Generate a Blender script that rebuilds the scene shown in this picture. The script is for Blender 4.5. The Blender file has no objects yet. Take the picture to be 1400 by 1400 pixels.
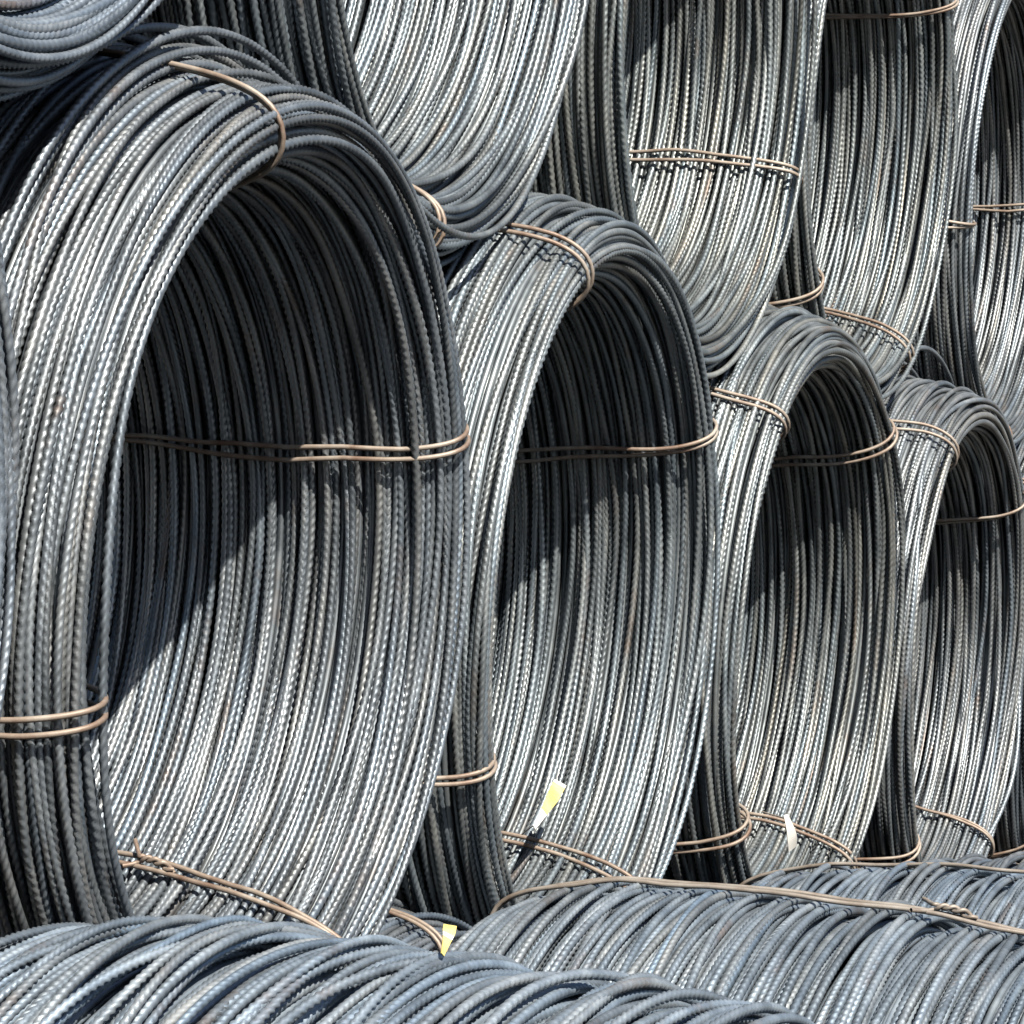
import bpy, math, random
import numpy as np
R = math.radians
C = bpy.context.scene.collection
sc = bpy.context.scene

# ------------------------------------------------------------------ camera, sky, sun, exposure
# world axes: X runs along the rows of coils, -Y is the side the coils show their open end to, Z up
CAM = (-4.0, -1.9, 1.48)
cam_d = bpy.data.cameras.new("camera")
cam = bpy.data.objects.new("camera", cam_d); C.objects.link(cam)
cam_d.sensor_width = 36.0
cam_d.lens = 115.6
cam_d.clip_start = 0.05; cam_d.clip_end = 2000
cam.location = CAM
cam.rotation_euler = (R(90 + 3.69), 0, R(-68.4))
sc.camera = cam

SUN_DIR = np.array((-0.49, -0.53, 0.692))          # points towards the sun
w = bpy.data.worlds.new("World"); sc.world = w; w.use_nodes = True
nt = w.node_tree
sky = nt.nodes.new("ShaderNodeTexSky"); sky.sky_type = 'NISHITA'; sky.sun_disc = False
sky.sun_elevation = math.asin(SUN_DIR[2])
sky.sun_rotation = math.atan2(SUN_DIR[0], SUN_DIR[1])
nt.links.new(sky.outputs[0], nt.nodes["Background"].inputs[0])
nt.nodes["Background"].inputs[1].default_value = 0.05

sd = bpy.data.lights.new("sun", 'SUN'); sun = bpy.data.objects.new("sun", sd); C.objects.link(sun)
sd.energy = 5.0; sd.angle = R(0.53); sd.color = (1.0, 0.92, 0.79)
el, az = math.asin(SUN_DIR[2]), math.atan2(SUN_DIR[1], SUN_DIR[0])
sun.rotation_euler = (0, R(90) - el, az)
sun.location = (-20, -15, 25)

sc.view_settings.view_transform = 'Standard'; sc.view_settings.look = 'None'
sc.view_settings.exposure = 1.47; sc.view_settings.gamma = 1.0
sc.view_settings.use_curve_mapping = False
sc.cycles.max_bounces = 2; sc.cycles.diffuse_bounces = 0; sc.cycles.glossy_bounces = 1

# ------------------------------------------------------------------ materials
def mat(name):
    m = bpy.data.materials.new(name); m.use_nodes = True
    n = m.node_tree.nodes; b = n["Principled BSDF"]
    return m, m.node_tree, b

def ramp(t, fac, stops):
    r = t.nodes.new("ShaderNodeValToRGB"); el = r.color_ramp.elements
    while len(el) < len(stops): el.new(0.5)
    for e, (p, c) in zip(el, stops): e.position = p; e.color = (*c, 1)
    t.links.new(fac, r.inputs[0]); return r.outputs[0]

def noise(t, vec, scale, detail=4, rough=0.6):
    n = t.nodes.new("ShaderNodeTexNoise"); n.inputs["Scale"].default_value = scale
    n.inputs["Detail"].default_value = detail; n.inputs["Roughness"].default_value = rough
    t.links.new(vec, n.inputs["Vector"]); return n.outputs["Fac"]

def wire_material():
    m, t, b = mat("mill_scale_steel")
    tc = t.nodes.new("ShaderNodeTexCoord"); oi = t.nodes.new("ShaderNodeObjectInfo")
    add = t.nodes.new("ShaderNodeVectorMath"); add.operation = 'MULTIPLY_ADD'
    cmb = t.nodes.new("ShaderNodeCombineXYZ")
    for k in range(3): t.links.new(oi.outputs["Random"], cmb.inputs[k])
    t.links.new(cmb.outputs[0], add.inputs[0]); add.inputs[1].default_value = (37, 53, 71)
    t.links.new(tc.outputs["Object"], add.inputs[2])
    v = add.outputs[0]
    base = ramp(t, noise(t, v, 9, 5), [(0.28, (0.078, 0.092, 0.11)), (0.50, (0.142, 0.165, 0.195)), (0.75, (0.22, 0.242, 0.268))])
    tint = oi.outputs["Color"]                            # slight colour per coil and turn, with skylight blue and sunlit cream painted in
    mx = t.nodes.new("ShaderNodeMix"); mx.data_type = 'RGBA'; mx.blend_type = 'MULTIPLY'
    mx.inputs[0].default_value = 1.0
    t.links.new(base, mx.inputs[6]); t.links.new(tint, mx.inputs[7])
    # scattered rust bloom
    rmask = ramp(t, noise(t, v, 3.1, 8, 0.72), [(0.58, (0, 0, 0)), (0.74, (0.75, 0.75, 0.75))])
    mr = t.nodes.new("ShaderNodeMix"); mr.data_type = 'RGBA'
    t.links.new(rmask, mr.inputs[0]); t.links.new(mx.outputs[2], mr.inputs[6]); mr.inputs[7].default_value = (0.13, 0.082, 0.055, 1)
    t.links.new(mr.outputs[2], b.inputs["Base Color"])
    b.inputs["Metallic"].default_value = 0.72
    rg = ramp(t, noise(t, v, 40, 3), [(0.3, (0.42, 0.42, 0.42)), (0.7, (0.62, 0.62, 0.62))])
    t.links.new(rg, b.inputs["Roughness"])
    bp = t.nodes.new("ShaderNodeBump"); bp.inputs["Strength"].default_value = 0.25; bp.inputs["Distance"].default_value = 0.0006
    t.links.new(noise(t, v, 420, 3), bp.inputs["Height"]); t.links.new(bp.outputs[0], b.inputs["Normal"])
    return m

def tie_material(name, lo, mid, hi):
    m, t, b = mat(name)
    tc = t.nodes.new("ShaderNodeTexCoord"); v = tc.outputs["Object"]
    c = ramp(t, noise(t, v, 14, 5), [(0.32, lo), (0.5, mid), (0.68, hi)])
    t.links.new(c, b.inputs["Base Color"]); b.inputs["Metallic"].default_value = 0.25; b.inputs["Roughness"].default_value = 0.55
    bp = t.nodes.new("ShaderNodeBump"); bp.inputs["Strength"].default_value = 0.3; bp.inputs["Distance"].default_value = 0.0008
    t.links.new(noise(t, v, 250, 3), bp.inputs["Height"]); t.links.new(bp.outputs[0], b.inputs["Normal"])
    return m

def tag_material(name, stops):
    m, t, b = mat(name)
    tc = t.nodes.new("ShaderNodeTexCoord")
    t.links.new(ramp(t, noise(t, tc.outputs["Object"], 25, 4), stops), b.inputs["Base Color"])
    b.inputs["Roughness"].default_value = 0.5
    return m

def ground_material():
    m, t, b = mat("dusty_yard_gravel")
    tc = t.nodes.new("ShaderNodeTexCoord"); v = tc.outputs["Object"]
    t.links.new(ramp(t, noise(t, v, 6, 10, 0.7), [(0.3, (0.07, 0.06, 0.05)), (0.55, (0.16, 0.145, 0.125)), (0.75, (0.24, 0.225, 0.2))]), b.inputs["Base Color"])
    b.inputs["Roughness"].default_value = 0.95
    bp = t.nodes.new("ShaderNodeBump"); bp.inputs["Strength"].default_value = 0.8; bp.inputs["Distance"].default_value = 0.02
    t.links.new(noise(t, v, 40, 8, 0.7), bp.inputs["Height"]); t.links.new(bp.outputs[0], b.inputs["Normal"])
    return m

M_WIRE = wire_material()
M_TIE = tie_material("rusty_tie_wire", (0.10, 0.06, 0.042), (0.19, 0.155, 0.13), (0.27, 0.245, 0.22))
M_TIE_GREY = tie_material("grey_tie_wire", (0.11, 0.085, 0.068), (0.19, 0.17, 0.152), (0.25, 0.235, 0.22))
M_YEL = tag_material("yellow_tag_paper", [(0.38, (0.40, 0.33, 0.09)), (0.6, (0.50, 0.44, 0.17))])
M_WHI = tag_material("white_tag_paper", [(0.38, (0.50, 0.49, 0.475)), (0.6, (0.60, 0.595, 0.58))])

# ------------------------------------------------------------------ mesh helpers
def mesh_from_arrays(name, verts, quads, m):
    me = bpy.data.meshes.new(name)
    me.vertices.add(len(verts)); me.vertices.foreach_set("co", np.ascontiguousarray(verts, dtype=np.float32).ravel())
    me.loops.add(quads.size); me.loops.foreach_set("vertex_index", quads.astype(np.int32).ravel())
    me.polygons.add(len(quads)); me.polygons.foreach_set("loop_start", np.arange(0, quads.size, 4, dtype=np.int32))
    me.polygons.foreach_set("use_smooth", np.ones(len(quads), dtype=bool))
    me.update(calc_edges=True); me.validate()
    me.materials.append(m)
    return me

def tube_quads(n, s, closed):
    i = np.arange(n if closed else n - 1)[:, None]; j = np.arange(s)[None, :]
    i2 = (i + 1) % n; j2 = (j + 1) % s
    return np.stack([i * s + j, i * s + j2, i2 * s + j2, i2 * s + j], -1).reshape(-1, 4)

def sweep(P, T, N, rad, sides, closed, ph=None):
    """tube round the path P with tangents T and normals N; rad is (n, sides)"""
    B = np.cross(T, N)
    th = np.arange(sides) / sides * 2 * np.pi
    th = th[None, :] + (0 if ph is None else ph[:, None])
    V = P[:, None, :] + rad[..., None] * (np.cos(th)[..., None] * N[:, None, :] + np.sin(th)[..., None] * B[:, None, :])
    return V.reshape(-1, 3), tube_quads(len(P), sides, closed)

WIRE_R = 0.0050
def loop_mesh(name, rho, rng, wob, ribs=True):
    """one turn of ribbed bar of mean radius rho in the local XZ plane"""
    nr = int(round(2 * np.pi * rho / 0.0122)); n = nr * 4; S = 12
    u = np.arange(n) / n * 2 * np.pi
    dr = np.zeros(n); dy = np.zeros(n)
    for h in range(2, 8):
        dr += wob * 0.0046 * 2 / h * rng.normal() * np.cos(h * u + rng.uniform(0, 7))
    for h in range(1, 8):
        dy += wob * 0.0056 * 1.8 / (h + 0.8) * rng.normal() * np.cos(h * u + rng.uniform(0, 7))
    r = rho + dr
    P = np.stack([r * np.cos(u), dy, r * np.sin(u)], -1)
    T = np.roll(P, -1, 0) - np.roll(P, 1, 0); T /= np.linalg.norm(T, axis=1)[:, None]
    N = np.stack([np.cos(u), 0 * u, np.sin(u)], -1); N -= (N * T).sum(1)[:, None] * T; N /= np.linalg.norm(N, axis=1)[:, None]
    tw = rng.integers(-2, 3) * u + rng.uniform(0, 7) + 0.5 * np.sin(2 * u + rng.uniform(0, 7))
    th = np.arange(S) / S * 2 * np.pi
    a = th[None, :] + 0 * u[:, None]                     # angle round the bar, in the bar's own twisting frame
    side = np.where(np.sin(a) >= 0, 1.0, -1.0)
    rib = np.cos(nr * u[:, None] + side * 2.5 * a)
    lens = np.abs(np.sin(a)) ** 0.6
    rad = WIRE_R + 0.0015 * np.clip(1.5 * rib, -0.4, 0.95) * lens
    V, Q = sweep(P, T, N, rad, S, True, tw)
    return mesh_from_arrays(name, V, Q, M_WIRE)

nrng = np.random.default_rng(11)
RHO_IN, RHO_OUT = 0.50, 0.615
LOOPS_IN = [loop_mesh("wire_loop", RHO_IN, nrng, 1.0) for _ in range(9)]
LOOPS_OUT = [loop_mesh("wire_loop", RHO_OUT, nrng, 1.0) for _ in range(9)]
LOOPS_LOOSE = [loop_mesh("wire_loop", RHO_OUT, nrng, 2.6) for _ in range(5)]

# ------------------------------------------------------------------ coil cross-section (rounded, fatter in the middle)
HALF_L, HALF_T, RM, NEXP = 0.50, 0.084, 0.555, 2.3
def section(q, inset=0.0, A=HALF_L, T=HALF_T):
    c, s = np.cos(q), np.sin(q)
    y = (A - inset) * np.sign(c) * np.abs(c) ** (2 / NEXP)
    d = (T - inset) * np.sign(s) * np.abs(s) ** (2 / NEXP)
    return y, d
def section_samples(pitch, inset, rng, jit, A=HALF_L, T=HALF_T):
    q = np.linspace(0, 2 * np.pi, 4001); y, d = section(q, inset, A, T)
    L = np.concatenate([[0], np.cumsum(np.hypot(np.diff(y), np.diff(d)))])
    n = int(L[-1] / pitch)
    i = np.arange(n); w1, w2 = rng.uniform(4.5, 7), rng.uniform(9, 14)      # turns bunch together here and there
    i = i + 0.35 * np.sin(i * 6.283 / w1 + rng.uniform(0, 7)) + 0.8 * np.sin(i * 6.283 / w2 + rng.uniform(0, 7))
    l = (i + rng.normal(0, jit, n) + rng.uniform(0, 1)) / n * L[-1] % L[-1]
    return np.interp(l, L, y), np.interp(l, L, d)

def link(o, parent=None):
    C.objects.link(o)
    if parent: o.parent = parent
    return o

def tie_mesh(phi, skew, rng, A, T, m):
    """doubled tie wire round the bundle of windings at clock angle phi, with a twisted knot"""
    out_v, out_q, base = [], [], 0
    def emit(V, Q):
        nonlocal base
        out_v.append(V); out_q.append(Q + base); base += len(V)
    n = 240; q = np.arange(n) / n * 2 * np.pi
    y, d = section(q, 0, A, T)
    # even spacing by arc length, then pushed out to lie on the windings
    yc, dc = np.append(y, y[0]), np.append(d, d[0])
    L = np.concatenate([[0], np.cumsum(np.hypot(np.diff(yc), np.diff(dc)))])
    l = np.arange(n) / n * L[-1]; y = np.interp(l, L, yc); d = np.interp(l, L, dc)
    ty = np.roll(y, -1) - np.roll(y, 1); td = np.roll(d, -1) - np.roll(d, 1); ln = np.hypot(ty, td); ny, nd = td / ln, -ty / ln
    if (ny * y + nd * d).sum() < 0: ny, nd = -ny, -nd
    h1, h2 = rng.uniform(0, 7, 2)
    for k in (-1, 1):
        off = 0.0145 + 0.002 * rng.normal() + 0.0018 * np.sin(9 * q + h1) + np.interp(np.arange(n) % n, np.arange(0, n + 8, 8), rng.normal(0, 0.0012, n // 8 + 1))
        yy = y + ny * off; rr = RM + d + nd * off
        sp = 0.0065 + 0.004 * np.sin(2 * q + h2)
        ph = phi + skew * yy / A + (k * sp + 0.004 * np.sin(3 * q + h1) + 0.003 * np.sin(7 * q + h2) + np.interp(np.arange(n), np.arange(0, n + 10, 10), rng.normal(0, 0.0022, n // 10 + 1))) / RM
        P = np.stack([rr * np.cos(ph), yy, rr * np.sin(ph)], -1)
        Tn = np.roll(P, -1, 0) - np.roll(P, 1, 0); Tn /= np.linalg.norm(Tn, axis=1)[:, None]
        N = np.stack([-np.sin(ph), 0 * ph, np.cos(ph)], -1); N -= (N * Tn).sum(1)[:, None] * Tn; N /= np.linalg.norm(N, axis=1)[:, None]
        emit(*sweep(P, Tn, N, np.full((n, 8), 0.0036), 8, True))
    return mesh_from_arrays("tie_wire", np.concatenate(out_v), np.concatenate(out_q), m)

def knot_mesh(phi, skew, rng, A, T, m, inner):
    """twisted ends of a tie, standing off the windings, with two cut tails"""
    vs, qs, base = [], [], 0
    sg = -1 if inner else 1
    t = np.linspace(0, 1, 70); ln = rng.uniform(0.07, 0.11)
    yy = -A * 0.4 + (t - 0.3) * ln
    y0 = section(np.linspace(0, np.pi, 721), 0, A, T)
    dd = np.interp(yy, y0[0][::-1], y0[1][::-1])
    for k in (0, np.pi):
        tail = np.clip(t - 0.72, 0, 1)
        tm = np.minimum(t, 0.72); a = 6.283 * (2.2 * tm + 0.9 * tm ** 2) + k
        rise = 0.016 + 0.011 * np.sin(np.pi * np.clip(t, 0, 0.8)) + 0.012 * tail
        rr = RM + sg * (dd + rise) + (0.0036 + 0.001 * np.sin(9 * t)) * np.cos(a)
        ph = phi + skew * yy / A + ((0.0036 + 0.001 * np.cos(7 * t)) * np.sin(a) + tail * (0.12 if k else -0.09)) / RM
        P = np.stack([rr * np.cos(ph), yy, rr * np.sin(ph)], -1)
        Tn = np.gradient(P, axis=0); Tn /= np.linalg.norm(Tn, axis=1)[:, None]
        N = np.tile([0.3, 0.2, 0.9], (len(t), 1)); N -= (N * Tn).sum(1)[:, None] * Tn; N /= np.linalg.norm(N, axis=1)[:, None]
        V, Q = sweep(P, Tn, N, np.full((len(t), 7), 0.0033), 7, False)
        vs.append(V); qs.append(Q + base); base += len(V)
    return mesh_from_arrays("knot", np.concatenate(vs), np.concatenate(qs), m)

def core_mesh(A, T):
    """the turns buried inside the bundle, plain bar, joined"""
    rng = np.random.default_rng(5); vs, qs, base = [], [], 0
    for inset, pitch in ((0.026, 0.0115), (0.038, 0.0115)):
        ys, ds = section_samples(pitch, inset, rng, 0.2, A, T)
        n = 72; u = np.arange(n) / n * 2 * np.pi
        for yy, dd in zip(ys, ds):
            r = RM + dd + 0.002 * np.cos(2 * u + rng.uniform(0, 7)); y = yy + 0.003 * np.cos(u + rng.uniform(0, 7)) + 0.003 * np.cos(3 * u + rng.uniform(0, 7))
            P = np.stack([r * np.cos(u), y, r * np.sin(u)], -1)
            Tn = np.roll(P, -1, 0) - np.roll(P, 1, 0); Tn /= np.linalg.norm(Tn, axis=1)[:, None]
            N = np.stack([np.cos(u), 0 * u, np.sin(u)], -1)
            V, Q = sweep(P, Tn, N, np.full((n, 5), 0.0056), 5, True)
            vs.append(V); qs.append(Q + base); base += len(V)
    return mesh_from_arrays("inner_winding", np.concatenate(vs), np.concatenate(qs), M_WIRE)
CORES = {}

def coil(label, x, y, z, ties, group, seed, yaw=0.0, pitch=0.0, A=HALF_L, T=HALF_T, loose=0.0, layers=2, tilt=0.45, squash=1.0, strays=(), tie=None, tint=(1, 1, 1)):
    """coil of ribbed wire rod; y is its near end"""
    rng = np.random.default_rng(seed); tie = tie or M_TIE
    e = bpy.data.objects.new("wire_coil", None); C.objects.link(e)
    e.empty_display_size = 0.2
    e.location = (x, y + A, z); e.rotation_euler = (R(pitch), 0, R(yaw)); e.scale = (1, 1, squash)
    e["label"] = label; e["category"] = "wire coil"; e["group"] = group
    cnt = 0
    for k in range(layers):
        ys, ds = section_samples(0.0127 if k == 0 else 0.0155, 0.0125 * k, rng, 0.28, A, T)
        for yy, dd in zip(ys, ds):
            if cnt >= 299: break
            rho = RM + dd - abs(rng.normal(0, 0.0052)) * (1 if dd > 0 else -1)
            lo = rng.uniform() < loose and dd > 0
            pool, r0 = (LOOPS_LOOSE, RHO_OUT) if lo else ((LOOPS_IN, RHO_IN) if dd < 0 else (LOOPS_OUT, RHO_OUT))
            o = bpy.data.objects.new("wire_loop", pool[rng.integers(len(pool))])
            link(o, e)
            s = rho / r0
            v = float(np.clip(rng.normal(1.0, 0.13), 0.65, 1.3)); wm = rng.normal(0, 0.035)
            o.color = (tint[0] * v * (1 + wm), tint[1] * v, tint[2] * v * (1 - wm), 1)
            o.scale = (s, 1.0, s)
            o.location = (rng.normal(0, 0.0022), yy, rng.normal(0, 0.0022) + (0.012 if lo else 0))
            tl = tilt * (2.2 if lo else 1)
            o.rotation_euler = (R(rng.normal(0, tl)), rng.uniform(0, 2 * np.pi), R(rng.normal(0, tl)))
            o.rotation_mode = 'YXZ'
            cnt += 1
    if (A, T) not in CORES: CORES[A, T] = core_mesh(A, T)
    o = link(bpy.data.objects.new("inner_winding", CORES[A, T]), e); o["kind"] = "stuff"; o.color = (*tint, 1)
    for yy, up, rot in strays:                                # single turns that have sprung out of the bundle
        o = link(bpy.data.objects.new("wire_loop", LOOPS_OUT[rng.integers(len(LOOPS_OUT))]), e)
        o.rotation_mode = 'YXZ'; o.location = (0, yy, up)
        o.rotation_euler = (R(rot), rng.uniform(0, 2 * np.pi), R(rng.normal(0, 1)))
    for t in ties:
        ph, sk = t if isinstance(t, tuple) else (t, rng.uniform(-4, 4))
        tw = link(bpy.data.objects.new("tie_wire", tie_mesh(R(ph), R(sk), rng, A, T, tie)), e)
        if 275 < ph < 315 or 80 < ph < 100:
            link(bpy.data.objects.new("knot", knot_mesh(R(ph), R(sk), rng, A, T, tie, ph > 200)), tw)
    return e

# ------------------------------------------------------------------ setting
gm = mesh_from_arrays("ground", np.array([(-600, -600, -0.08), (600, -600, -0.08), (600, 600, -0.08), (-600, 600, -0.08)], float), np.array([[0, 1, 2, 3]]), ground_material())
g = link(bpy.data.objects.new("ground", gm)); g["kind"] = "structure"

# ------------------------------------------------------------------ the stack
BZ = 0.58; M1, U1 = 1.12, 1.10                       # the standing coils sag a little out of round
GM, GU, GB = "coils of the middle layer", "coils of the top layer", "coils of the bottom layer"
UZ = 2.902
P = 5.5                                              # the stacked coils lean a little towards their open end
coil("coil limb cut by the left picture edge, beside the largest open coil", -1.27, 0.02, 1.70, (62, 110, 190, 280), GM, 1, pitch=P, squash=M1, tint=(0.96, 1, 1.05))
coil("largest open coil of grey ribbed wire, tied in four places with rusty wire", 0.01, 0.0, 1.71, ((23, 0), 107, 194, (307, 5)), GM, 2, pitch=P, squash=M1, loose=0.10, tint=(1.02, 1.01, 0.99),
     strays=((-0.33, 0.045, 1.2), (-0.26, 0.062, 0.8), (-0.36, 0.03, -1.0), (-0.18, 0.05, 0.5)))
coil("second largest open coil, with a long yellow tag at its bottom tie", 1.245, 0.0, 1.72, ((31, -2.5), 122, 203, (308, 5)), GM, 3, pitch=P, squash=M1, yaw=0.6, loose=0.06, tint=(1.02, 1.015, 0.965))  # warm tint paints in the cream of sunlit bands, likewise on other warm coils
coil("third open coil in the middle layer, with a plain white tag at its bottom tie", 2.55, 0.0, 1.70, ((44, -5), 138, 217, (313, 5)), GM, 4, pitch=P, squash=1.1, yaw=-0.5, loose=0.06, tint=(1.05, 1.03, 0.955))
coil("smallest open coil, right end of the middle layer with loose loops on top", 3.80, 0.0, 1.68, (41, 130, 223, (315, 5)), GM, 5, pitch=P, squash=1.08, loose=0.08, tint=(1.05, 1.02, 0.97),
     strays=((-0.25, 0.05, 1.5), (-0.32, 0.07, 1.0), (-0.2, 0.04, -0.5)))
coil("coil past the smallest open one, only its edge showing at the right picture edge", 5.02, 0.0, 1.68, (31, 131, 230, 294), GM, 6, pitch=P, squash=1.08)
coil("coil bottom in the top left corner, resting on the largest open coil", -0.68, 0.0, UZ + 0.03, (45, 135, 240, 315), GU, 7, tilt=0.8, pitch=P, squash=U1, tint=(1.05, 1.13, 1.22))  # blue tint stands in for skylight on its wires
coil("top layer coil wedged between the largest and second largest open coils", 0.625, 0.0, UZ, (70, 160, (271, 0), 355), GU, 8, pitch=P, squash=U1, yaw=0.8, tint=(1.02, 1.025, 0.99))
coil("top layer coil crossed inside by a level tie, above second and third open coils", 1.90, 0.0, UZ - 0.06, (50, 135, 243, (340, -1)), GU, 9, pitch=P, squash=U1, tint=(1.07, 1.045, 0.95))
coil("shadowed top layer coil resting between the third and smallest open coils", 3.08, 0.0, UZ - 0.03, (37, 125, 222, (312, 5)), GU, 10, pitch=P, squash=U1, yaw=-0.7, tint=(1.07, 1.04, 0.95))
coil("top layer coil cut by the right picture edge, pale tie on its left limb", 4.43, 0.0, UZ - 0.02, (5, 90, 189, 270), GU, 12, pitch=P, squash=U1, tint=(1.06, 1.03, 0.98))
coil("foreground coil lying across the bottom left with loose overlapping loops", -0.58, -1.22, BZ - 0.02, (60, 150, 240, 330), GB, 13, pitch=7.8, yaw=-2, A=0.69, loose=0.26, tilt=0.8, tint=(1.36, 1.44, 1.49))  # raised bluish tint paints skylight brightness into the whole coil
coil("foreground coil at bottom right under one long lengthwise tie wire", 0.65, -1.0, BZ, (94, 190, 280, 20), GB, 14, pitch=5.5, tilt=0.3, tie=M_TIE_GREY, tint=(1.26, 1.33, 1.37))  # brightness and blue of the sky put into the tint
coil("farther low coil at right, under the smallest open coils, with a lengthwise tie wire", 1.9, -1.0, BZ - 0.01, (94, 190, 280, 20), GB, 15, pitch=2.5, tilt=0.35, tie=M_TIE_GREY, tint=(1.22, 1.29, 1.34))  # tint carries the same painted sky brightening
coil("farthest low coil at the right picture edge, below the smallest open coil", 3.15, -1.0, BZ - 0.03, (70, 190, 280, 20), GB, 17, pitch=2, tilt=0.35)
coil("low coil mostly hidden behind the bottom right foreground coil, a short tie on its end", 0.65, 0.06, BZ + 0.015, (95, 190, 280, 20), GB, 16, pitch=2)
# ------------------------------------------------------------------ tags caught in the ties
def tag(name, label, cat, p0, p1, width, facing, mats, split, bow, twist, string_to=None):
    """bent strip of stiff paper from p0 to p1; split lists the fraction along it where each material of mats starts"""
    p0, p1 = np.array(p0, float), np.array(p1, float); L = np.linalg.norm(p1 - p0); d = (p1 - p0) / L
    n0 = np.array(facing, float); n0 -= n0.dot(d) * d; n0 /= np.linalg.norm(n0); w0 = np.cross(d, n0)
    N = 16; th = 0.0007; V = []
    for i in range(N + 1):
        t = i / N; a = twist * (t - 0.8); c = p0 + (p1 - p0) * t + n0 * bow * math.sin(math.pi * t)
        w_, n_ = w0 * math.cos(a) + n0 * math.sin(a), n0 * math.cos(a) - w0 * math.sin(a)
        hw = width / 2 * (0.35 + 0.65 * min(1, t * 1.6))
        for sx, sz in ((-1, -1), (1, -1), (1, 1), (-1, 1)): V.append(c + w_ * hw * sx + n_ * th * sz - p0)
    Q = [[i * 4 + j, i * 4 + (j + 1) % 4, i * 4 + 4 + (j + 1) % 4, i * 4 + 4 + j] for i in range(N) for j in range(4)]
    Q += [[0, 3, 2, 1], [N * 4, N * 4 + 1, N * 4 + 2, N * 4 + 3]]
    me = mesh_from_arrays(name, np.array(V), np.array(Q), mats[0])
    for m in mats[1:]: me.materials.append(m)
    for i in range(N):
        k = max(q for q, s in enumerate(split) if s <= i / N)
        for j in range(4): me.polygons[i * 4 + j].material_index = k
    for p in me.polygons: p.use_smooth = False
    o = link(bpy.data.objects.new(name, me)); o.location = p0
    o["label"] = label; o["category"] = cat
    if string_to is not None:
        t = np.linspace(0, 1, 14)[:, None]; e = np.array(string_to, float) - p0
        P = d * 0.008 + t * (e - d * 0.008) + n0 * 0.008 * np.sin(np.pi * t)
        T = np.gradient(P, axis=0); T /= np.linalg.norm(T, axis=1)[:, None]
        Nn = np.tile(w0, (14, 1)); Nn -= (Nn * T).sum(1)[:, None] * T; Nn /= np.linalg.norm(Nn, axis=1)[:, None]
        link(bpy.data.objects.new("string", mesh_from_arrays("string", *sweep(P, T, Nn, np.full((14, 6), 0.0013), 6, False), M_TIE_GREY)), o)
    return o

TOCAM = (-0.93, -0.36, 0.05)
tag("paper_tag", "long yellow and white paper tag standing up from the bottom tie of the second coil", "tag",
    (1.41, 0.20, 1.298), (1.50, 0.185, 1.376), 0.024, (-0.8, -0.6, 0.25), [M_WHI, M_YEL, M_WHI], [0, 0.30, 0.92], 0.008, 0.9, (1.44, 0.235, 1.285))
tag("paper_tag", "plain white paper tag hanging from the bottom tie of the third coil", "tag",
    (2.12, -0.045, 1.305), (2.165, -0.045, 1.238), 0.024, (-0.72, -0.66, 0.35), [M_WHI], [0], 0.006, 0.3, (2.16, 0.015, 1.31))
tag("paper_tag", "small crumpled yellow tag poking up among the wires of the bottom left foreground coil", "tag",
    (-0.632, -0.484, 1.226), (-0.596, -0.478, 1.256), 0.015, (-0.8, -0.5, 0.4), [M_YEL, M_WHI, M_YEL], [0, 0.4, 0.55], 0.007, 0.9)
